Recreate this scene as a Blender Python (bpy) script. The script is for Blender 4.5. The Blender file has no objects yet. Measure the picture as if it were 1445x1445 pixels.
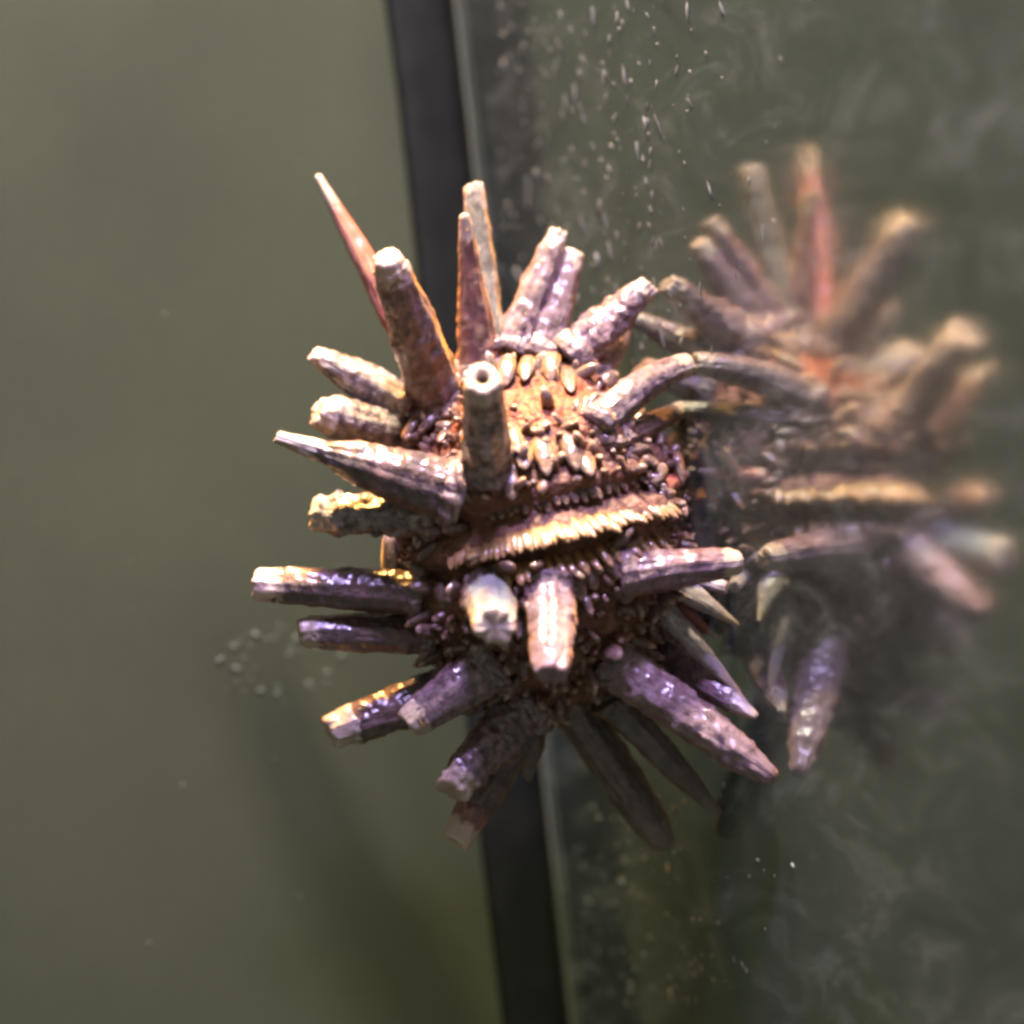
import bpy, math, random
import numpy as np
from mathutils import Vector, Matrix, noise

random.seed(7)
SC = bpy.context.scene
COL = SC.collection
S = 0.00014            # metres covered by one photo pixel at the urchin's distance
D = 4200.0             # camera distance in those pixels
ROLL = math.radians(6.5)
CA, SA = math.cos(ROLL), math.sin(ROLL)
R_, U_, B_ = Vector((CA, 0, -SA)), Vector((SA, 0, CA)), Vector((0, -1, 0))

def P(px, py, z=0.0):
    """point seen at photo position (px, py), z pixels nearer than the urchin's centre (metres)"""
    k = (D - z) / D
    return S * ((px - 722.5) * k * R_ + (722.5 - py) * k * U_ + z * B_)

# ------------------------------------------------------------------ camera
cam = bpy.data.cameras.new('camera')
camo = bpy.data.objects.new('camera', cam); COL.objects.link(camo)
m = Matrix((R_, U_, B_)).transposed().to_4x4()
m.translation = S * D * B_
camo.matrix_world = m
cam.sensor_width = 36
cam.lens = 36 * D / 1445.0
cam.clip_start, cam.clip_end = 0.01, 20
cam.dof.use_dof = True
cam.dof.focus_distance = S * (D - 110)
cam.dof.aperture_fstop = 5.6
SC.camera = camo

# ------------------------------------------------------------------ light
w = bpy.data.worlds.new('World'); SC.world = w; w.use_nodes = True
w.node_tree.nodes['Background'].inputs[0].default_value = (0.97, 1.0, 0.86, 1)
w.node_tree.nodes['Background'].inputs[1].default_value = 0.28

def lamp(name, loc, target, color, power, sx, sy):
    l = bpy.data.lights.new(name, 'AREA'); l.shape = 'RECTANGLE'
    l.size, l.size_y = sx, sy; l.color = color; l.energy = power
    o = bpy.data.objects.new(name, l); COL.objects.link(o)
    o.location = loc
    o.rotation_euler = (Vector(target) - Vector(loc)).to_track_quat('-Z', 'Y').to_euler()
    return o
# overhead white lamp; warm and blue lamps added beside it imitate refraction's colour fringes
lamp('fringe_lamp_warm', (-0.01, 0.15, 0.81), (0, 0, 0), (1.0, 0.52, 0.14), 90.0, 0.20, 0.05)
lamp('overhead_lamp_white', (0.06, -0.11, 0.84), (0, 0, 0), (1.0, 0.87, 0.64), 64.0, 0.20, 0.06)
lamp('fringe_lamp_blue', (0.08, -0.38, 0.74), (0, 0, 0), (0.60, 0.47, 1.0), 21.0, 0.20, 0.05)

vs = SC.view_settings
vs.view_transform = 'Standard'; vs.look = 'None'; vs.gamma = 1.0; vs.exposure = 0.0
vs.use_curve_mapping = False
SC.render.engine = 'CYCLES'
SC.cycles.use_denoising = True
SC.cycles.max_bounces = 4; SC.cycles.diffuse_bounces = 2; SC.cycles.glossy_bounces = 3
SC.cycles.adaptive_threshold = 0.03
SC.cycles.pixel_filter_type = 'BLACKMAN_HARRIS'
SC.cycles.filter_width = 3.2

# ------------------------------------------------------------------ material helpers
def new_mat(name):
    mt = bpy.data.materials.new(name); mt.use_nodes = True
    nt = mt.node_tree
    return mt, nt, nt.nodes['Principled BSDF']

def N(nt, kind, **kw):
    n = nt.nodes.new(kind)
    for k, v in kw.items():
        if k in n.inputs.keys(): n.inputs[k].default_value = v
        else: setattr(n, k, v)
    return n

def ramp(nt, src, stops):
    r = nt.nodes.new('ShaderNodeValToRGB')
    e = r.color_ramp.elements
    while len(e) < len(stops): e.new(0.5)
    for i, (p, c) in enumerate(stops):
        e[i].position = p
        e[i].color = tuple(c) + (1,) if len(c) == 3 else c
    nt.links.new(src, r.inputs[0])
    return r

def mix(nt, fac, a, b, mode='MIX'):
    n = nt.nodes.new('ShaderNodeMix'); n.data_type = 'RGBA'; n.blend_type = mode
    for sock, v in ((n.inputs[0], fac), (n.inputs[6], a), (n.inputs[7], b)):
        if hasattr(v, 'links') or isinstance(v, bpy.types.NodeSocket): nt.links.new(v, sock)
        elif isinstance(v, (int, float)): sock.default_value = v
        else: sock.default_value = tuple(v) + (1,) if len(v) == 3 else v
    return n.outputs[2]

def spine_mat(name, dark, light, tip, rough=0.36, tip_at=0.90, grain=1.0, contrast=(0.38, 0.64)):
    mt, nt, bs = new_mat(name)
    L = nt.links
    sp = N(nt, 'ShaderNodeAttribute', attribute_name='spc')          # (cos, sin, length) in pixels
    tt = N(nt, 'ShaderNodeAttribute', attribute_name='tt')
    oi = N(nt, 'ShaderNodeObjectInfo')
    off = N(nt, 'ShaderNodeVectorMath', operation='ADD')
    sc = N(nt, 'ShaderNodeVectorMath', operation='SCALE'); sc.inputs['Scale'].default_value = 300
    cmb = N(nt, 'ShaderNodeCombineXYZ')
    L.new(oi.outputs['Random'], cmb.inputs[0]); L.new(oi.outputs['Random'], cmb.inputs[2])
    L.new(cmb.outputs[0], sc.inputs[0])
    L.new(sp.outputs['Vector'], off.inputs[0]); L.new(sc.outputs[0], off.inputs[1])
    big = N(nt, 'ShaderNodeTexNoise', Scale=0.045 * grain, Detail=4.0, Roughness=0.62)
    L.new(off.outputs[0], big.inputs['Vector'])
    mp = N(nt, 'ShaderNodeMapping'); mp.inputs['Scale'].default_value = (1, 1, 0.16)
    L.new(off.outputs[0], mp.inputs['Vector'])
    str_ = N(nt, 'ShaderNodeTexNoise', Scale=0.16, Detail=3.0, Roughness=0.6)
    L.new(mp.outputs[0], str_.inputs['Vector'])
    fine = N(nt, 'ShaderNodeTexVoronoi', Scale=0.17); L.new(off.outputs[0], fine.inputs['Vector'])
    c1 = ramp(nt, big.outputs['Fac'], [(contrast[0], dark), (contrast[1], light)])
    c2 = ramp(nt, str_.outputs['Fac'], [(0.3, (0.45, 0.42, 0.42)), (0.65, (1, 1, 1))])
    col = mix(nt, 0.75, c1.outputs[0], c2.outputs[0], 'MULTIPLY')
    crust = N(nt, 'ShaderNodeTexNoise', Scale=0.11 * grain, Detail=5.0, Roughness=0.75); L.new(off.outputs[0], crust.inputs['Vector'])
    cr = ramp(nt, crust.outputs['Fac'], [(0.30, (0.25, 0.22, 0.22)), (0.46, (1, 1, 1)), (0.60, (1.0, 1.0, 1.0)), (0.74, (1.7, 1.6, 1.5))])
    col = mix(nt, 0.8, col, cr.outputs[0], 'MULTIPLY')
    # worn pale tip with an uneven edge
    ad = N(nt, 'ShaderNodeMath', operation='MULTIPLY_ADD')
    L.new(big.outputs['Fac'], ad.inputs[0]); ad.inputs[1].default_value = 0.22
    L.new(tt.outputs['Fac'], ad.inputs[2])
    tr = ramp(nt, ad.outputs[0], [(min(0.985, tip_at + 0.07), (0, 0, 0)), (min(1.0, tip_at + 0.13), (1, 1, 1))])
    col = mix(nt, tr.outputs[0], col, tip)
    gt = N(nt, 'ShaderNodeMath', operation='GREATER_THAN'); L.new(tt.outputs['Fac'], gt.inputs[0]); gt.inputs[1].default_value = 1.1
    col = mix(nt, gt.outputs[0], col, (0.018, 0.013, 0.02))
    L.new(col, bs.inputs['Base Color'])
    bs.inputs['Roughness'].default_value = rough
    bs.inputs['Specular IOR Level'].default_value = 0.4
    bs.inputs['Specular Tint'].default_value = (0.95, 0.95, 1.0, 1)
    bs.inputs['Sheen Weight'].default_value = 0.3
    bs.inputs['Coat Weight'].default_value = 0.7
    bs.inputs['Coat Roughness'].default_value = 0.16
    bs.inputs['Coat IOR'].default_value = 1.6
    bs.inputs['Sheen Roughness'].default_value = 0.35
    bs.inputs['Sheen Tint'].default_value = (1.0, 0.46, 0.10, 1)  # orange rim sheen stands in for the warm refraction fringe
    b = N(nt, 'ShaderNodeBump', Strength=0.9, Distance=S * 7)
    hm = N(nt, 'ShaderNodeMath', operation='MULTIPLY_ADD')
    L.new(fine.outputs['Distance'], hm.inputs[0]); hm.inputs[1].default_value = -0.12
    L.new(str_.outputs['Fac'], hm.inputs[2])
    gr = N(nt, 'ShaderNodeTexNoise', Scale=0.42, Detail=3.0, Roughness=0.7); L.new(off.outputs[0], gr.inputs['Vector'])
    h2 = N(nt, 'ShaderNodeMath', operation='MULTIPLY_ADD'); L.new(gr.outputs['Fac'], h2.inputs[0]); h2.inputs[1].default_value = 0.6
    L.new(hm.outputs[0], h2.inputs[2])
    L.new(h2.outputs[0], b.inputs['Height'])
    L.new(b.outputs[0], bs.inputs['Normal']); b2 = N(nt, 'ShaderNodeBump', Strength=0.5, Distance=S * 5); L.new(str_.outputs['Fac'], b2.inputs['Height']); L.new(b2.outputs[0], bs.inputs['Coat Normal'])
    return mt

PALE = (0.34, 0.26, 0.20)
MAT = {
    'dark': spine_mat('dark spine', (0.040, 0.016, 0.013), (0.155, 0.074, 0.070), PALE, contrast=(0.4, 0.7)),
    'lav': spine_mat('lavender spine', (0.075, 0.031, 0.037), (0.24, 0.14, 0.165), PALE),
    'gran': spine_mat('granular spine', (0.055, 0.028, 0.031), (0.27, 0.175, 0.19), PALE, grain=2.2),
    'red': spine_mat('red spine', (0.24, 0.035, 0.024), (0.38, 0.095, 0.07), PALE, tip_at=0.86),
    'rust': spine_mat('rust spine', (0.075, 0.022, 0.014), (0.20, 0.065, 0.042), PALE),
    'mott': spine_mat('mottled spine', (0.055, 0.033, 0.028), (0.28, 0.22, 0.20), PALE, grain=1.3, contrast=(0.42, 0.58)),
    'pink': spine_mat('pink spine', (0.14, 0.075, 0.08), (0.29, 0.19, 0.20), (0.17, 0.10, 0.11)),
    'grey': spine_mat('grey spine', (0.05, 0.043, 0.034), (0.16, 0.14, 0.115), (0.20, 0.165, 0.135)),
    'teal': spine_mat('pale spine', (0.18, 0.20, 0.19), (0.38, 0.40, 0.37), PALE),
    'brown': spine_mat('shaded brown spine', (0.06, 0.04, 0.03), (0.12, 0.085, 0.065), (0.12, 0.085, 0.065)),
    'white': spine_mat('white tipped spine', (0.24, 0.19, 0.20), (0.46, 0.40, 0.40), PALE, tip_at=0.8),
}
TIPMAT = {
    'pale': spine_mat('pale worn tip', (0.30, 0.24, 0.20), (0.72, 0.65, 0.57), PALE, grain=1.5),
    'peach': spine_mat('peach worn tip', (0.42, 0.24, 0.20), (0.66, 0.46, 0.40), (0.6, 0.42, 0.36), grain=1.2),
    'hole': spine_mat('hollow tip pit', (0.015, 0.012, 0.02), (0.04, 0.03, 0.04), (0.03, 0.02, 0.03)),
    'rust': spine_mat('rust worn tip', (0.16, 0.05, 0.04), (0.34, 0.14, 0.11), (0.5, 0.36, 0.28)),
}

# ------------------------------------------------------------------ mesh helpers
def link(name, me, mat, parent=None, loc=None):
    o = bpy.data.objects.new(name, me); COL.objects.link(o)
    if mat and not me.materials: me.materials.append(mat)
    if parent is not None: o.parent = parent
    if loc is not None: o.location = loc
    return o

def grid_mesh(name, V, nr, ns, closed=True, caps=(True, True), attrs=None):
    """V: nr rings of ns points; joined into a tube, ends closed with fans"""
    verts = [tuple(v) for v in V]
    faces = []
    for i in range(nr - 1):
        for j in range(ns):
            k = (j + 1) % ns
            faces.append((i * ns + j, i * ns + k, (i + 1) * ns + k, (i + 1) * ns + j))
    if caps[0]: faces.append(tuple(reversed(range(ns))))
    if caps[1]: faces.append(tuple((nr - 1) * ns + j for j in range(ns)))
    me = bpy.data.meshes.new(name)
    me.from_pydata(verts, [], faces)
    if attrs:
        a = me.attributes.new('tt', 'FLOAT', 'POINT'); a.data.foreach_set('value', np.asarray(attrs[0], dtype=np.float32))
        b = me.attributes.new('spc', 'FLOAT_VECTOR', 'POINT'); b.data.foreach_set('vector', np.asarray(attrs[1], dtype=np.float32).ravel())
    me.polygons.foreach_set('use_smooth', [True] * len(me.polygons))
    me.update()
    return me

def tube(name, pts, prof, ns=40, nr=72, flute=0.035, nfl=11, lump=0.10, t0=0.0, t1=1.0, end='blunt', seed=0.0, bumps=0.0, jag=0.0):
    """tube of varying radius along a smooth path pts (metres); prof = [(t, radius px)]; built for t0..t1 of the length"""
    pts = [Vector(p) for p in pts]
    if len(pts) == 2: pts = [pts[0], (pts[0] + pts[1]) / 2, pts[1]]
    a, b, c = pts[0], pts[1], pts[2]
    ctrl = 2 * b - (a + c) / 2
    def pos(t): return (1 - t) ** 2 * a + 2 * t * (1 - t) * ctrl + t * t * c
    Ln = (c - a).length / S
    ts_, rs_ = zip(*prof)
    V, TT, SP = [], [], []
    ref = Vector((0.13, -0.97, 0.2))
    rings = [(t0 + (t1 - t0) * i / (nr - 1), 1.0) for i in range(nr)]
    if end == 'blunt':       # rounded shoulder, flat worn face
        rr = float(np.interp(t1, ts_, rs_)) / Ln
        rings += [(t1 + rr * 0.16, 0.93), (t1 + rr * 0.25, 0.80), (t1 + rr * 0.24, 0.5), (t1 + rr * 0.2, 0.08)]
    elif end == 'hollow':
        rr = float(np.interp(t1, ts_, rs_)) / Ln
        rings += [(t1 + rr * 0.14, 0.94), (t1 + rr * 0.2, 0.80), (t1 + rr * 0.18, 0.42), (t1 - rr * 0.3, 0.28), (t1 - rr * 0.6, 0.05)]
    elif end == 'point':
        rr = float(np.interp(t1, ts_, rs_)) / Ln
        rings += [(t1 + rr * 0.5, 0.85), (t1 + rr * 0.85, 0.5), (t1 + rr * 1.0, 0.06)]
    nmain = nr
    sk = random.uniform(0, 6.28)
    for ri, (t, q) in enumerate(rings):
        pit = end == 'hollow' and ri >= nmain + 3
        tc = min(max(t, 0), 1)
        p = pos(t) if t <= 1 else pos(1) + (pos(1) - pos(0.98)).normalized() * ((t - 1) * Ln * S)
        tan = (pos(min(tc + 0.01, 1)) - pos(max(tc - 0.01, 0))).normalized()
        e1 = (ref - ref.dot(tan) * tan).normalized(); e2 = tan.cross(e1)
        r = float(np.interp(tc, ts_, rs_)) * q
        for j in range(ns):
            an = 2 * math.pi * j / ns
            ca, sa = math.cos(an), math.sin(an)
            nz = noise.noise(Vector((ca * 1.3 + seed, sa * 1.3, tc * Ln / 42.0 + seed)))
            nz2 = noise.noise(Vector((ca * 2.6 - seed, sa * 2.6 + 5, tc * Ln / 14.0)))
            nz3 = noise.noise(Vector((ca * 5.5 + 2 * seed, sa * 5.5 - 3, tc * Ln / 7.0)))
            k = 1 + flute * math.cos(nfl * an + 1.5 * nz) + lump * nz + 0.075 * nz2 + 0.05 * nz3
            if bumps: k += bumps * max(0, nz2) * 1.6
            v = p + (r * k * S) * (ca * e1 + sa * e2)
            if t > t1 - 0.12 and end != 'point':          # obliquely broken end
                v = v + tan * (S * r * (0.16 * math.cos(an - sk) + 0.22 * nz2) * min(1.0, (t - t1 + 0.12) / 0.12))
            if jag and t < t0 + (t1 - t0) * 0.5:
                v = v + tan * (jag * S * (1 - (t - t0) / (t1 - t0) * 2) * (noise.noise(Vector((ca * 1.6 + seed, sa * 1.6, 9.0))) * 2.2 + noise.noise(Vector((ca * 5 + seed, sa * 5, 4.0)))))
            V.append(v); TT.append(1.2 if pit else tc); SP.append((ca * 22, sa * 22, tc * Ln))
    return grid_mesh(name, V, len(rings), ns, attrs=(TT, SP), caps=(True, True))

# ------------------------------------------------------------------ the tank corner
TH = math.radians(25)
d_ = Vector((math.sin(TH), -math.cos(TH), 0))       # along the side glass towards the viewer
n_ = Vector((-math.cos(TH), -math.sin(TH), 0))      # its normal, pointing into the tank; also along the back wall to the left
Zv = Vector((0, 0, 1))
P0 = P(990, 745, 0)                                 # a point on the side glass
tc = 0.0
for it in range(400):                               # walk back along the glass until the corner stands where it is seen
    q = P0 - d_ * (it * 0.001)
    k = D * S / (D * S + q.y)
    if q.dot(R_) * k / S + 722.5 < 731 + (q.z * k / S) * 0.0:
        tc = it * 0.001; break
CORNER = P0 - d_ * tc; CORNER.z = 0.0
print('corner', CORNER, tc)

def slab(name, o, ex, ey, ez, mat, bevel=0.0, parent=None):
    """box with corner o and edge vectors ex, ey, ez"""
    vs_ = [o + a * ex + b * ey + c * ez for c in (0, 1) for b in (0, 1) for a in (0, 1)]
    f = [(0, 2, 3, 1), (4, 5, 7, 6), (0, 1, 5, 4), (2, 6, 7, 3), (0, 4, 6, 2), (1, 3, 7, 5)]
    me = bpy.data.meshes.new(name); me.from_pydata([tuple(v) for v in vs_], [], f); me.update()
    ob = link(name, me, mat, parent)
    import bmesh
    bm = bmesh.new(); bm.from_mesh(me); bmesh.ops.recalc_face_normals(bm, faces=bm.faces); bm.to_mesh(me); bm.free()
    if bevel:
        bv = ob.modifiers.new('bevel', 'BEVEL'); bv.width = bevel; bv.segments = 3
    return ob

# back wall: olive grey painted panel behind the water, faintly stained, with a slanting shadow painted in
mt, nt, bs = new_mat('olive back wall')
tcn = N(nt, 'ShaderNodeTexCoord')
nb = N(nt, 'ShaderNodeTexNoise', Scale=11.0, Detail=4.0, Roughness=0.55)
nt.links.new(tcn.outputs['Object'], nb.inputs['Vector'])
rb = ramp(nt, nb.outputs['Fac'], [(0.25, (0.0225, 0.0275, 0.0145)), (0.75, (0.035, 0.0405, 0.0215))])
nf = N(nt, 'ShaderNodeTexNoise', Scale=420.0, Detail=2.0)
nt.links.new(tcn.outputs['Object'], nf.inputs['Vector'])
rf = ramp(nt, nf.outputs['Fac'], [(0.3, (0.94, 0.94, 0.94)), (0.7, (1, 1, 1))])
qa, qb = P(285, 800, -300), P(560, 1330, -400)       # soft slanting shadow low on the left, painted into the wall colour
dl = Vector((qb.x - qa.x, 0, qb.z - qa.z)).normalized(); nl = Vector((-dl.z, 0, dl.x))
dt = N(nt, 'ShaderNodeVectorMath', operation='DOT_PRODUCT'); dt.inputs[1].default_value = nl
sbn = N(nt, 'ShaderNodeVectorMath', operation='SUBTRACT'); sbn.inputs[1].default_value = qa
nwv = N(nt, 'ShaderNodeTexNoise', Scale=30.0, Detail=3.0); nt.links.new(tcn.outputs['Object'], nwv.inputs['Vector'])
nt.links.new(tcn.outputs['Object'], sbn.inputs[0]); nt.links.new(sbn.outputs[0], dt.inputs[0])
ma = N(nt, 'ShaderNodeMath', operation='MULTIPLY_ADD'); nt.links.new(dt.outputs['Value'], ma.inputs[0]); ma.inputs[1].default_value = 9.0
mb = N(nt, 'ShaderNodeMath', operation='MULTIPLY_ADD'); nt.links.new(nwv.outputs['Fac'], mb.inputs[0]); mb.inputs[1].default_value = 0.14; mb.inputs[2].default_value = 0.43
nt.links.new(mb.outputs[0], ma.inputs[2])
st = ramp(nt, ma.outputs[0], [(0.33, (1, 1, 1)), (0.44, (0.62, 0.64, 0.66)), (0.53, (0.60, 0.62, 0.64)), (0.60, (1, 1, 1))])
wc = mix(nt, 1.0, rb.outputs[0], rf.outputs[0], 'MULTIPLY')
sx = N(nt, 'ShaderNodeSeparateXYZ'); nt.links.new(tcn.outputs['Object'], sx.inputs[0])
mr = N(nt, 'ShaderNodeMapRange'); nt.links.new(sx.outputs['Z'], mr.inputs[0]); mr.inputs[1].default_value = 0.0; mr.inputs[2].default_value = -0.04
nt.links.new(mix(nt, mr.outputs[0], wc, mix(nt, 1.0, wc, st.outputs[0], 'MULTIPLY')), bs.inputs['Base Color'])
bs.inputs['Roughness'].default_value = 0.75; bs.inputs['Specular IOR Level'].default_value = 0.15
H = 0.62          # height of the glass
HB = 0.135         # back panel cut low so the added warm lamp shines over it
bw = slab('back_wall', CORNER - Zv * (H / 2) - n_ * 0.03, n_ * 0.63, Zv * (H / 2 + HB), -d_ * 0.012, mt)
bw['kind'] = 'structure'

# side glass: a strongly reflecting pane under a thin film
mt, nt, bs = new_mat('reflecting side glass')
gl = N(nt, 'ShaderNodeBsdfGlossy', Roughness=0.10); gl.inputs['Color'].default_value = (0.62, 0.68, 0.65, 1)
bs.inputs['Base Color'].default_value = (0.072, 0.084, 0.066, 1); bs.inputs['Roughness'].default_value = 0.6; bs.inputs['Specular IOR Level'].default_value = 0.1
tcn = N(nt, 'ShaderNodeTexCoord')
mpg = N(nt, 'ShaderNodeMapping'); mpg.inputs['Scale'].default_value = (0.5, 0.5, 1.1)
nt.links.new(tcn.outputs['Object'], mpg.inputs['Vector'])
nb = N(nt, 'ShaderNodeTexNoise', Scale=52.0, Detail=6.0, Roughness=0.72, Distortion=0.4)
nt.links.new(mpg.outputs[0], nb.inputs['Vector'])
rb = ramp(nt, nb.outputs['Fac'], [(0.32, (0.26, 0.26, 0.26)), (0.5, (0.38, 0.38, 0.38)), (0.68, (0.60, 0.60, 0.60))])
nw = N(nt, 'ShaderNodeTexNoise', Scale=90.0, Detail=2.0); nt.links.new(tcn.outputs['Object'], nw.inputs['Vector'])
bp = N(nt, 'ShaderNodeBump', Strength=0.10, Distance=0.0006); nt.links.new(nw.outputs['Fac'], bp.inputs['Height'])
nt.links.new(bp.outputs[0], gl.inputs['Normal'])
gm = N(nt, 'ShaderNodeTexNoise', Scale=70.0, Detail=7.0, Roughness=0.75, Distortion=0.8); nt.links.new(mpg.outputs[0], gm.inputs['Vector'])
nt.links.new(ramp(nt, gm.outputs['Fac'], [(0.36, (0.046, 0.054, 0.045)), (0.52, (0.080, 0.094, 0.078)), (0.66, (0.20, 0.22, 0.19))]).outputs[0], bs.inputs['Base Color'])
ms = N(nt, 'ShaderNodeMixShader')
nt.links.new(rb.outputs[0], ms.inputs[0]); nt.links.new(gl.outputs[0], ms.inputs[1]); nt.links.new(bs.outputs[0], ms.inputs[2])
nt.links.new(ms.outputs[0], nt.nodes['Material Output'].inputs['Surface'])
sg = slab('side_glass', CORNER - Zv * (H / 2) - d_ * 0.0, d_ * 0.42, Zv * H, -n_ * 0.006, mt)
sg['kind'] = 'structure'

# black seam strip on the back wall with a pale bead in the corner
mt_blk, nt, bs = new_mat('black sealant')
bs.inputs['Base Color'].default_value = (0.035, 0.037, 0.042, 1); bs.inputs['Roughness'].default_value = 0.55; bs.inputs['Specular IOR Level'].default_value = 0.15
tcn = N(nt, 'ShaderNodeTexCoord'); nb = N(nt, 'ShaderNodeTexNoise', Scale=130.0, Detail=4.0)
nt.links.new(tcn.outputs['Object'], nb.inputs['Vector'])
nt.links.new(ramp(nt, nb.outputs['Fac'], [(0.3, (0.0024, 0.003, 0.0023)), (0.75, (0.006, 0.007, 0.0054))]).outputs[0], bs.inputs['Base Color'])
mt_bead, nt, bs = new_mat('pale sealant bead')
bs.inputs['Base Color'].default_value = (0.12, 0.13, 0.09, 1); bs.inputs['Roughness'].default_value = 0.5
seam = bpy.data.objects.new('corner_seam', None); COL.objects.link(seam); seam.location = CORNER - Zv * (H / 2)
seam['label'] = 'black sealant seam with pale bead running down the tank corner'
seam['category'] = 'seam'
iv = Matrix.Translation(-seam.location)
wS = 0.0172
# slightly uneven strip: lofted section along the height
def strip(name, x0, x1, h, mat, wob, par, n=60):
    V = []
    prof = [(x0, 0), (x0 + 0.0006, h * 0.8), (x0 + (x1 - x0) * .3, h), (x0 + (x1 - x0) * .7, h), (x1 - 0.0012, h * .8), (x1, 0)]
    for i in range(n):
        z = (H / 2 + HB) * i / (n - 1)
        for (x, y) in prof:
            e = (x - x0) / (x1 - x0)
            dx = wob * e * (noise.noise(Vector((z * 14, 3.1, 0.0))) + 0.5 * noise.noise(Vector((z * 50, 7.1, 0.0))))
            V.append(n_ * (x + dx) + d_ * y + Zv * z)
    return link(name, grid_mesh(name, V, n, len(prof)), mat, par)
strip('black_strip', 0.0016, wS, 0.0014, mt_blk, 0.0008, seam)
strip('pale_bead', 0.0, 0.0016, 0.0019, mt_bead, 0.0, seam)

# ------------------------------------------------------------------ the urchin
CX, CY = 765.0, 758.0
RX, RY, RZ = 200.0, 232.0, 190.0
ORG = P(CX, CY, 0)
urch = bpy.data.objects.new('sea_urchin', None); COL.objects.link(urch)
base_pt = ORG + (P0 - ORG).dot(n_) * n_              # foot of the body on the glass
urch.location = base_pt
urch['label'] = 'brown and lavender pencil sea urchin clinging to the side glass'
urch['category'] = 'sea urchin'
bpy.context.view_layer.update()
def loc(p): return Vector(p) - base_pt

def body_point(px, py, front=1):
    x, y = (px - CX) / RX, (py - CY) / RY
    q = x * x + y * y
    z = RZ * math.sqrt(max(0.0, 1 - q)) * front
    return P(px, py, z)

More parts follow.
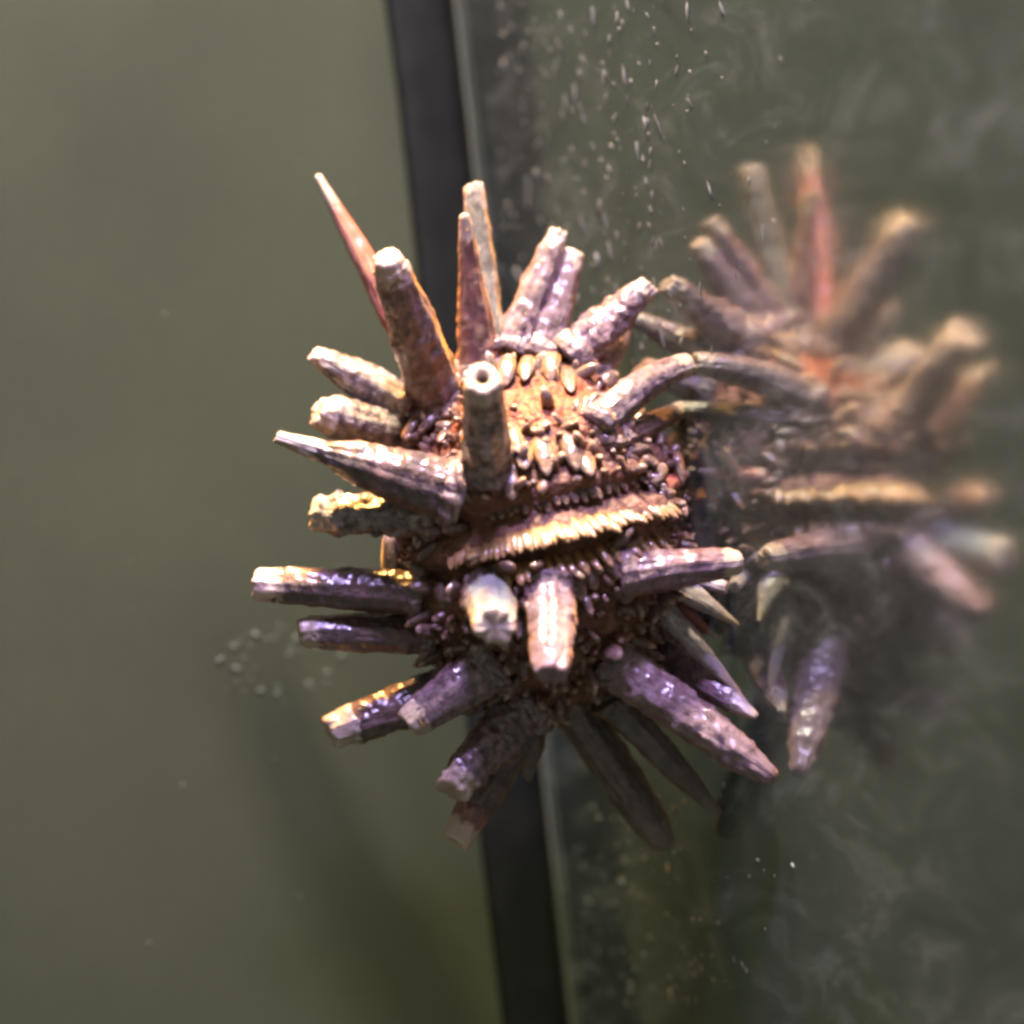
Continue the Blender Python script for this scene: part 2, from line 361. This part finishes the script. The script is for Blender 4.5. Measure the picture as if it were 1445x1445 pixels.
# (base px, base py, tip px, tip py, tip z, radius profile, material, end, front(+1/-1), extras)
SP_ = [
    # upper left
    (600, 520, 450, 250, -70, [(0, 26), (.45, 19), (.7, 13), (1, 5)], 'red', 'point', -1, {'label': 'thin tapering red spine with a pale point'}),
    (622, 572, 547, 366, 150, [(0, 40), (.5, 35), (.85, 27), (1, 20)], 'dark', 'blunt', 1, {'tip': 'pale', 'tl': .94}),
    (690, 500, 668, 264, -30, [(0, 26), (.6, 20), (1, 14)], 'grey', 'blunt', 1, {'tip': 'pale', 'tl': .96}),
    (678, 530, 656, 308, 60, [(0, 34), (.35, 25), (.7, 15), (1, 8)], 'rust', 'point', 1, {'tip': 'pale', 'tl': .93}),
    (722, 500, 787, 330, -35, [(0, 27), (.25, 27), (.7, 22), (1, 13)], 'lav', 'blunt', 1, {'b': .12}),
    (758, 510, 810, 357, -45, [(0, 30), (.5, 25), (1, 14)], 'lav', 'blunt', 1, {}),
    (800, 512, 914, 404, -35, [(0, 34), (.35, 31), (.7, 23), (1, 15)], 'lav', 'blunt', 1, {'b': .16}),
    (838, 606, 972, 514, 28, [(0, 26), (.4, 25), (.8, 19), (1, 15)], 'gran', 'blunt', 1, {'bend': (-2, -12)}),
    (872, 622, 962, 577, -20, [(0, 18), (.6, 16), (1, 11)], 'dark', 'point', 1, {}),
    (690, 668, 681, 537, 290, [(0, 35), (.5, 31), (.8, 28), (1, 25)], 'mott', 'hollow', 1, {'label': 'grey spine pointing at the viewer with a pitted end'}),
    # left
    (575, 575, 443, 500, 20, [(0, 30), (.5, 27), (.85, 18), (1, 12)], 'mott', 'blunt', 1, {'tip': 'peach', 'tl': .93}),
    (580, 615, 452, 582, 60, [(0, 24), (.5, 28), (.85, 30), (1, 22)], 'mott', 'blunt', 1, {}),
    (655, 700, 392, 617, 150, [(0, 42), (.3, 40), (.6, 28), (.75, 15), (.85, 13), (1, 9)], 'dark', 'blunt', 1, {'tip': 'pale', 'tl': .78, 'label': 'thick mauve spine narrowing to a thin pale end'}),
    (618, 732, 446, 724, 90, [(0, 26), (.3, 23), (.55, 25), (.8, 29), (1, 23)], 'mott', 'blunt', 1, {'b': .2}),
    (600, 838, 366, 824, 70, [(0, 30), (.4, 30), (.8, 26), (1, 22)], 'dark', 'blunt', 1, {'tip': 'peach', 'tl': .89}),
    (612, 895, 426, 892, 70, [(0, 28), (.5, 28), (.9, 23), (1, 19)], 'dark', 'blunt', 1, {'tip': 'pale', 'tl': .91}),
    (660, 965, 470, 1032, 40, [(0, 36), (.4, 34), (.85, 28), (1, 24)], 'dark', 'blunt', 1, {'tip': 'pale', 'tl': .83}),
    (700, 935, 578, 1020, 130, [(0, 36), (.5, 33), (.85, 26), (1, 20)], 'gran', 'hollow', 1, {'tip': 'pale', 'tl': .90}),
    # bottom
    (745, 985, 638, 1112, 110, [(0, 34), (.5, 31), (1, 23)], 'gran', 'blunt', 1, {'b': .15}),
    (752, 1000, 644, 1184, 20, [(0, 32), (.6, 28), (1, 20)], 'dark', 'blunt', 1, {'tip': 'rust', 'tl': .74}),
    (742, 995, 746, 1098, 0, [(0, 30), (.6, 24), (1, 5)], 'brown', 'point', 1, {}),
    (690, 838, 698, 882, 300, [(0, 34), (.6, 31), (1, 27)], 'teal', 'blunt', 1, {'label': 'stubby pale blue grey spine facing the viewer'}),
    (778, 830, 778, 950, 290, [(0, 32), (.3, 33), (.75, 29), (1, 23)], 'pink', 'blunt', 1, {'label': 'smooth pink spine hanging at the front'}),
    # right
    (872, 812, 1040, 793, 130, [(0, 32), (.3, 29), (.75, 23), (1, 17)], 'lav', 'blunt', 1, {}),
    (940, 815, 1040, 881, 100, [(0, 17), (.4, 16), (1, 3)], 'white', 'point', 1, {}),
    (955, 812, 1024, 829, 60, [(0, 13), (1, 9)], 'white', 'blunt', 1, {}),
    (940, 838, 1009, 900, 80, [(0, 10), (.5, 9), (1, 2)], 'red', 'point', 1, {'label': 'short thin pink spine under the lavender spines'}),
    (928, 850, 1042, 978, 100, [(0, 17), (.5, 14), (1, 4)], 'white', 'point', 1, {}),
    (915, 915, 1064, 1009, 125, [(0, 28), (.5, 23), (.85, 14), (1, 6)], 'lav', 'point', 1, {'tip': 'pale', 'tl': .82}),
    (860, 930, 1084, 1093, 150, [(0, 34), (.4, 31), (.8, 25), (1, 13)], 'pink', 'point', 1, {'b': .1}),
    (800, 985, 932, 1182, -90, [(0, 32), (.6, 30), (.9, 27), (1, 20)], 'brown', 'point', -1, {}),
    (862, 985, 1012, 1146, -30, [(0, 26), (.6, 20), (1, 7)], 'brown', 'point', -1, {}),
    # glass side of the body, mostly seen in the reflection
    (925, 695, 968, 668, 0, [(0, 14), (.6, 12), (1, 5)], 'red', 'point', 1, {}),
    (905, 660, 962, 600, -70, [(0, 20), (.6, 16), (1, 9)], 'gran', 'blunt', -1, {}),
    (880, 700, 955, 655, -110, [(0, 20), (.6, 16), (1, 8)], 'dark', 'point', -1, {}),
    (880, 570, 935, 500, -120, [(0, 24), (.6, 18), (1, 10)], 'gran', 'blunt', -1, {}),
    (835, 540, 886, 442, -140, [(0, 26), (.6, 20), (1, 10)], 'lav', 'point', -1, {}),
    (905, 800, 968, 826, -90, [(0, 20), (.6, 16), (1, 6)], 'gran', 'point', -1, {}),
    (880, 870, 968, 905, -60, [(0, 24), (.6, 18), (1, 8)], 'dark', 'point', -1, {}),
]
ROOTS = []
NSP = 0
def inward(b):                                     # continue the spine's root into the body
    return ORG + (b - ORG) * 0.80
spine_objs = []
for i, (bx, by, tx, ty, tz, prof, mk, end, front, ex) in enumerate(SP_):
    b = body_point(bx, by, front); t = P(tx, ty, tz)
    ROOTS.append((b, (t - b).normalized(), prof[0][1]))
    a0 = inward(b)
    mid = (b + t) / 2
    if 'bend' in ex: mid = mid + S * (ex['bend'][0] * R_ - ex['bend'][1] * U_)
    pts = [loc(b), loc(mid), loc(t)]
    seed = 1.7 * i + 0.31
    tl = ex.get('tl', 1.0)
    kw = dict(seed=seed, bumps=ex.get('b', 0.0), nfl=random.choice((9, 11, 13)))
    me = tube('spine', pts, prof, t1=tl, end='blunt' if tl < 1 else end, **kw)
    o = link('spine', me, MAT[mk], urch)
    if 'label' in ex: o['label'] = ex['label']
    spine_objs.append(o)
    if tl < 1:
        tm = tube('tip', pts, prof, nr=14, t0=tl - 0.015, t1=1.0, end=end, seed=seed, flute=0.045, lump=0.11, jag=9)
        # a hair wider than the shaft so the worn end sits proud of it
        link('tip', tm, TIPMAT[ex['tip']], o)
    # milled ring at the root
    r0 = prof[0][1]
    L = (t - b).length
    fr = min(0.25, r0 * S * 0.55 / L)
    cm = tube('collar', pts, [(0, r0 * 1.16), (fr * .6, r0 * 1.24), (fr, r0 * 1.1)], nr=8, t0=0.0, t1=fr, flute=0.05, nfl=13, lump=0.05, seed=seed, end='blunt')
    link('collar', cm, MAT['gran'] if mk != 'brown' else MAT['brown'], o)

# ---- body with grooves between the plate rows and a swelling under every spine
mt, nt, bs = new_mat('urchin skin')
tcn = N(nt, 'ShaderNodeTexCoord')
n1 = N(nt, 'ShaderNodeTexNoise', Scale=260.0, Detail=5.0, Roughness=0.65)
nt.links.new(tcn.outputs['Object'], n1.inputs['Vector'])
c1 = ramp(nt, n1.outputs['Fac'], [(0.3, (0.045, 0.022, 0.015)), (0.55, (0.13, 0.062, 0.040)), (0.75, (0.20, 0.10, 0.066))])
n2 = N(nt, 'ShaderNodeTexNoise', Scale=520.0, Detail=4.0)
nt.links.new(tcn.outputs['Object'], n2.inputs['Vector'])
c2 = ramp(nt, n2.outputs['Fac'], [(0.3, (0.085, 0.017, 0.007)), (0.7, (0.16, 0.040, 0.018))])
at = N(nt, 'ShaderNodeAttribute', attribute_name='pinkskin')
nt.links.new(mix(nt, at.outputs['Fac'], c1.outputs[0], c2.outputs[0]), bs.inputs['Base Color'])
bs.inputs['Roughness'].default_value = 0.55; bs.inputs['Specular IOR Level'].default_value = 0.15
vb = N(nt, 'ShaderNodeTexVoronoi', Scale=620.0); nt.links.new(tcn.outputs['Object'], vb.inputs['Vector'])
bp = N(nt, 'ShaderNodeBump', Strength=0.8, Distance=S * 5)
sm = N(nt, 'ShaderNodeMath', operation='SUBTRACT'); nt.links.new(n2.outputs['Fac'], sm.inputs[0]); nt.links.new(vb.outputs['Distance'], sm.inputs[1])
nt.links.new(sm.outputs[0], bp.inputs['Height']); nt.links.new(bp.outputs[0], bs.inputs['Normal'])

BAND = math.radians(12.5)
def band_s(x, y):
    """distance above the row line (px), from body-centred image coordinates"""
    return -math.sin(BAND) * x + math.cos(BAND) * (y) - 2
def body_disp(v):
    x, y, z = v
    s = band_s(x * RX, y * RY)
    g = 0.0
    if z > -0.3:
        g += -16 * math.exp(-((s - 38) / 13) ** 2)      # dark groove above the bright row
        g += 9 * math.exp(-((s - 2) / 13) ** 2)         # bright row
        g += -14 * math.exp(-((s + 24) / 10) ** 2)
        g += 6 * math.exp(-((s - 66) / 10) ** 2)
    g += 9 * noise.noise(Vector((x * 3, y * 3, z * 3))) + 5 * noise.noise(Vector((x * 9, y * 9, z * 9))) + 2.5 * noise.noise(Vector((x * 22, y * 22, z * 22)))
    return g
nu, nv = 150, 110
V, pk = [], []
root_dirs = []
for (b, dr, r0) in ROOTS:
    q = (b - ORG) / S
    root_dirs.append((Vector((q.dot(R_) / RX, q.dot(U_) / RY, q.dot(B_) / RZ)).normalized(), r0))
for i in range(nv):
    th = math.pi * (i + 0.5) / nv
    for j in range(nu):
        ph = 2 * math.pi * j / nu
        v = Vector((math.sin(th) * math.cos(ph), math.cos(th), math.sin(th) * math.sin(ph)))
        g = body_disp(v)
        for rd, r0 in root_dirs:
            dd = (v - rd).length * 200
            if dd < 90: g += 12 * math.exp(-(dd / (r0 * 1.15)) ** 2)
        p = Vector((v.x * RX, v.y * RY, v.z * RZ)) * (1 + g / 210)
        w_ = ORG + S * (p.x * R_ + p.y * U_ + p.z * B_)
        dist = (w_ - P0).dot(n_)
        if dist < 0.0003: w_ = w_ + n_ * (0.0003 - dist)      # flattened where it clings to the glass
        V.append(loc(w_))
        ix, iy = CX + p.x, CY - p.y
        f = math.exp(-((ix - 775) / 105) ** 2 - ((iy - 568) / 42) ** 2) + math.exp(-((ix - 632) / 30) ** 2 - ((iy - 620) / 38) ** 2)
        f *= 1.0 if v.z > -0.2 else 0.0
        f *= 1.15 + 0.9 * noise.noise(v * 14)
        pk.append(min(1, max(0, f)))
me = grid_mesh('body', V, nv, nu)
a = me.attributes.new('pinkskin', 'FLOAT', 'POINT'); a.data.foreach_set('value', np.asarray(pk, dtype=np.float32))
link('body', me, mt, urch)

# ---- small flat scale spines: packed rows along the grooves and rosettes round the big roots
def scale_mesh(L, wd, th, k):
    V = []
    prof = [(0, .8), (.3, 1.0), (.6, .92), (.85, .62), (1.0, .16)]
    ns = 6
    for (t, q) in prof:
        for j in range(ns):
            an = 2 * math.pi * j / ns
            V.append(Vector((wd * q * math.cos(an), th * q * math.sin(an) + 0.10 * L * t * t * k, L * t)))
    TT = [p[0] for p in prof for _ in range(ns)]
    SPc = [(v.x, v.y, v.z) for v in V]
    V = [v * S for v in V]
    return grid_mesh('scale_spine', V, len(prof), ns, attrs=(TT, SPc))
sm_mat = spine_mat('scale spine', (0.07, 0.036, 0.026), (0.21, 0.115, 0.085), (0.28, 0.175, 0.125), tip_at=0.86)
sm_mat2 = spine_mat('row scale spine', (0.26, 0.135, 0.045), (0.46, 0.27, 0.105), (0.36, 0.20, 0.08), tip_at=0.9)
LONG = [scale_mesh(44, 12, 7, k) for k in (0.5, -0.6, 1.2)]
SHORT = [scale_mesh(28, 5.6, 5, k) for k in (0.8, 1.6, 0.2)]
for s_ in LONG: s_.materials.append(sm_mat)
for s_ in SHORT: s_.materials.append(sm_mat2)
NSC = 0
def put(mesh, p, axis, face, scl):
    global NSC
    z = axis.normalized(); y = (face - face.dot(z) * z)
    if y.length < 1e-6: return
    y.normalize(); x = y.cross(z)
    o = bpy.data.objects.new('scale_spine', mesh); COL.objects.link(o); o.parent = urch
    mt_ = Matrix((x, y, z)).transposed().to_4x4(); mt_.translation = loc(p)
    o.matrix_local = mt_ @ Matrix.Diagonal((scl[0], scl[1], scl[2], 1))
    NSC += 1
def surf(px, py, lift=0.0):
    x, y = (px - CX) / RX, (py - CY) / RY
    q = min(0.97, x * x + y * y)
    z = math.sqrt(1 - q)
    nrm = (x / RX * R_ - y / RY * U_ + z / RZ * B_).normalized()
    return P(px, py, RZ * z + lift), nrm
# the packed rows
def row(x0, x1, yc, step, down, meshes, sc, lift, tilt):
    px = x0
    while px < x1:
        py = yc - math.tan(BAND) * (px - 770) + random.uniform(-3, 3)
        p, nr_ = surf(px, py, lift)
        dirn = (-U_ * down + nr_ * tilt + R_ * random.uniform(0.18, 0.40))
        put(random.choice(meshes), p, dirn, nr_ + U_ * 0.5, (sc * random.uniform(.85, 1.15), sc, sc * random.uniform(.92, 1.08)))
        px += step * random.uniform(0.8, 1.25)
row(640, 936, 744, 6.0, 0.8, SHORT, 1.35, 2, 0.8)
row(690, 930, 790, 14.0, 0.8, SHORT, 1.4, -4, 0.7)
row(690, 900, 694, 12.0, 0.8, LONG, 0.6, -10, 0.35)
# lobes that can be told apart in the photograph
for (ax, ay, bx_, by_, wd) in [(735,625,742,668,1.2),(765,616,772,668,1.3),(800,610,815,662,1.3),(718,600,733,640,1.0),(826,640,832,676,1.1),(905,640,925,662,1.1),
        (955,640,966,682,1.0),(621,822,623,862,1.2),(602,868,626,906,1.3),(578,880,582,908,1.1),(650,915,692,938,1.4),(706,935,700,962,1.0),(735,928,739,962,1.0),
        (756,802,746,852,1.2),(782,795,784,835,1.3),(803,800,822,850,1.3),(672,822,664,866,1.2),(692,812,693,845,1.4),(716,825,728,872,1.1),
        (820,790,842,832,1.2),(850,780,876,816,1.2),(880,768,905,792,1.1),(906,764,926,790,1.0),(612,582,598,612,1.2),(586,592,572,620,1.2),(632,596,624,626,1.0),
        (556,846,552,742,2.2),(640,650,622,690,1.1),(655,690,648,720,1.0),(716,660,722,700,1.3),(745,505,740,540,1.0),(780,500,776,535,1.1),(800,520,806,548,1.0),
        (715,505,712,545,1.2),(575,700,590,722,1.2),(590,745,596,772,1.2)]:
    p, nr_ = surf(ax, ay, 4); q, nq = surf(bx_, by_, 22)
    v = q - p
    k = v.length / (44 * S)
    put(random.choice(LONG), p, v, nr_, (wd, wd, k * random.uniform(.95, 1.1)))
# rosettes
order = sorted(range(len(ROOTS)), key=lambda k: -((ROOTS[k][0] - ORG).dot(B_)))
for k in order:
    b, dr, r0 = ROOTS[k]
    if NSC > 285: break
    e1 = dr.orthogonal().normalized(); e2 = dr.cross(e1)
    nk = 6 if (b - ORG).dot(B_) > 0 else 4
    if SP_[k][6] == 'brown': nk = 3
    ph = random.random() * 6.28
    for j in range(nk):
        an = ph + 2 * math.pi * j / nk + random.uniform(-.15, .15)
        rad = math.cos(an) * e1 + math.sin(an) * e2
        q = b + rad * (r0 + 7) * S - dr * 8 * S
        # keep the root on the body
        ql = (q - ORG) / S
        c = math.sqrt((ql.dot(R_) / RX) ** 2 + (ql.dot(U_) / RY) ** 2 + (ql.dot(B_) / RZ) ** 2)
        q = ORG + (q - ORG) * (0.99 / c)
        put(random.choice(LONG), q, dr + rad * random.uniform(.35, .8), rad, (random.uniform(.9, 1.4), 1.1, random.uniform(.75, 1.2)))
# loose ones over the lower front
while NSC < 298:
    an, rr = random.uniform(0, 6.28), math.sqrt(random.random()) * 0.93
    px, py = CX + RX * rr * math.cos(an), CY + RY * rr * math.sin(an)
    if 660 < py < 800 and abs(px - 770) < 170: continue
    if NSC % 3 == 0: px, py = random.uniform(690, 860), random.uniform(540, 660)
    p, nr_ = surf(px, py, -3)
    put(random.choice(LONG), p, nr_ + Vector((random.uniform(-.7, .7), random.uniform(-.3, .3), random.uniform(-.9, .3))), nr_, (random.uniform(.8, 1.5), random.uniform(1, 1.6), random.uniform(.5, 1.0)))

# ---- the countless finest spines and knobs between the larger ones
V, F, TT, SPc = [], [], [], []
prof = [(0, .9), (.45, 1.0), (.85, .7), (1.0, .25)]
cnt = 0
while cnt < 900:
    v = Vector((random.gauss(0, 1), random.gauss(0, 1), random.gauss(0, 1))).normalized()
    if v.z < -0.45: continue
    s0 = band_s(v.x * RX, v.y * RY)
    if v.z > 0 and -46 < s0 < 60 and abs(v.x) < 0.85: continue
    p = ORG + S * (v.x * RX * R_ + v.y * RY * U_ + v.z * RZ * B_) * (1 + body_disp(v) / 210)
    if (p - P0).dot(n_) < 0.003: continue
    pinky = math.exp(-((CX + v.x * RX - 775) / 80) ** 2 - ((CY - v.y * RY - 565) / 30) ** 2)
    if random.random() < pinky * 1.4: continue
    nr_ = (v.x / RX * R_ + v.y / RY * U_ + v.z / RZ * B_).normalized()
    ax = (nr_ + 0.55 * Vector((random.gauss(0, 1), random.gauss(0, 1), random.gauss(-0.3, 1)))).normalized()
    e1 = ax.orthogonal().normalized(); e2 = ax.cross(e1)
    Ln, wd = random.uniform(12, 30), random.uniform(3.5, 8.5)
    k0 = len(V)
    for (t, q) in prof:
        for j in range(6):
            an = math.pi * j / 3
            V.append(loc(p + S * ((Ln * t - 5) * ax + wd * q * (math.cos(an) * e1 + math.sin(an) * e2))))
            TT.append(t); SPc.append((8 * math.cos(an) + cnt * 3.1, 8 * math.sin(an), Ln * t + cnt * 7.7))
    for i in range(3):
        for j in range(6):
            k = (j + 1) % 6
            F.append((k0 + i * 6 + j, k0 + i * 6 + k, k0 + i * 6 + 6 + k, k0 + i * 6 + 6 + j))
    F.append(tuple(k0 + 18 + j for j in range(6)))
    cnt += 1
me = bpy.data.meshes.new('fine_spines'); me.from_pydata([tuple(v) for v in V], [], F)
a = me.attributes.new('tt', 'FLOAT', 'POINT'); a.data.foreach_set('value', np.asarray(TT, dtype=np.float32))
a = me.attributes.new('spc', 'FLOAT_VECTOR', 'POINT'); a.data.foreach_set('vector', np.asarray(SPc, dtype=np.float32).ravel())
me.polygons.foreach_set('use_smooth', [True] * len(me.polygons)); me.update()
fs = link('fine_spines', me, spine_mat('fine spine', (0.085, 0.034, 0.020), (0.26, 0.115, 0.072), (0.23, 0.14, 0.10), tip_at=0.85), urch)
fs['kind'] = 'stuff'

# ------------------------------------------------------------------ specks on the glass and on the wall
def specks(name, pts, mat):
    V, F = [], []
    for (c, nn, r, asp) in pts:
        e1 = Vector((0, 0, 1)); e2 = nn.cross(e1).normalized()
        k0 = len(V); n = 7
        tl = random.uniform(-.5, .5)
        for rr, h in ((1.0, 0.0), (0.7, 0.16)):
            for j in range(n):
                an = 2 * math.pi * j / n
                q = r * rr * random.uniform(.5, 1.35)
                x, y = q * math.cos(an), q * asp * math.sin(an)
                V.append(c + e2 * (x + tl * y) + e1 * y + nn * (0.0001 + h * r))
        V.append(c + nn * (0.0001 + 0.2 * r))
        for j in range(n):
            a_, b_ = k0 + j, k0 + (j + 1) % n
            F.append((a_, b_, b_ + n, a_ + n)); F.append((a_ + n, b_ + n, k0 + 2 * n))
    me = bpy.data.meshes.new(name); me.from_pydata([tuple(v) for v in V], [], F); me.update()
    me.polygons.foreach_set('use_smooth', [True] * len(me.polygons))
    return link(name, me, mat)
def on_plane(px, py, p0, nn):
    o = S * D * B_; dr = (P(px, py, 0) - o)
    t = (p0 - o).dot(nn) / dr.dot(nn)
    return o + dr * t
mt, nt, bs = new_mat('whitish specks')
tcn = N(nt, 'ShaderNodeTexCoord'); nb = N(nt, 'ShaderNodeTexNoise', Scale=260.0)
nt.links.new(tcn.outputs['Object'], nb.inputs['Vector'])
nt.links.new(ramp(nt, nb.outputs['Fac'], [(0.35, (0.07, 0.075, 0.07)), (0.65, (0.32, 0.33, 0.31))]).outputs[0], bs.inputs['Base Color'])
bs.inputs['Roughness'].default_value = 0.5
pl = []
for k in range(480):
    px, py = random.gauss(790, 120), random.uniform(-20, 520)
    if px < 705: continue
    r = random.choice((0.9, 1.2, 1.4, 1.6, 2.0, 2.6, 3.2)) * S
    pl.append((on_plane(px, py, CORNER, n_), n_, r * 1.1, random.choice((1.0, 1.4, 2.2, 3.6, 5.0))))
for k in range(9):                                    # a dotted run of larger ones
    pl.append((on_plane(916 + random.uniform(-5, 7), 150 + 21 * k, CORNER, n_), n_, 3.0 * S, 2.2))
for k in range(200):
    px, py = random.gauss(900, 80), random.uniform(1100, 1420)
    if px < 815: continue
    pl.append((on_plane(px, py, CORNER, n_), n_, random.choice((1.5, 2.5, 3.5)) * S, random.uniform(.8, 2)))
o = specks('glass_specks', pl, mt)
o['label'] = 'scattered whitish specks and bubbles on the side glass'; o['category'] = 'specks'; o['kind'] = 'stuff'
mt2, nt, bs = new_mat('algae crust')
bs.inputs['Base Color'].default_value = (0.10, 0.11, 0.08, 1); bs.inputs['Roughness'].default_value = 0.8
pl = []
for k in range(70):
    an = random.uniform(0, 6.28)
    px, py = 390 + 62 * math.cos(an) + random.gauss(0, 16), 935 + 36 * math.sin(an) + random.gauss(0, 9)
    pl.append((on_plane(px, py, CORNER, d_) , d_, random.choice((0.8, 1.2, 1.6, 2.2, 3.0, 5.0)) * S, random.uniform(.4, 1.0)))
for k in range(14):
    px, py = random.uniform(120, 520), random.uniform(200, 1350)
    pl.append((on_plane(px, py, CORNER, d_), d_, random.choice((1.2, 2, 3)) * S, random.uniform(.6, 1.2)))
o = specks('wall_specks', pl, mt2)
o['label'] = 'pale crust of algae specks on the olive wall below the left spines'; o['category'] = 'specks'; o['kind'] = 'stuff'
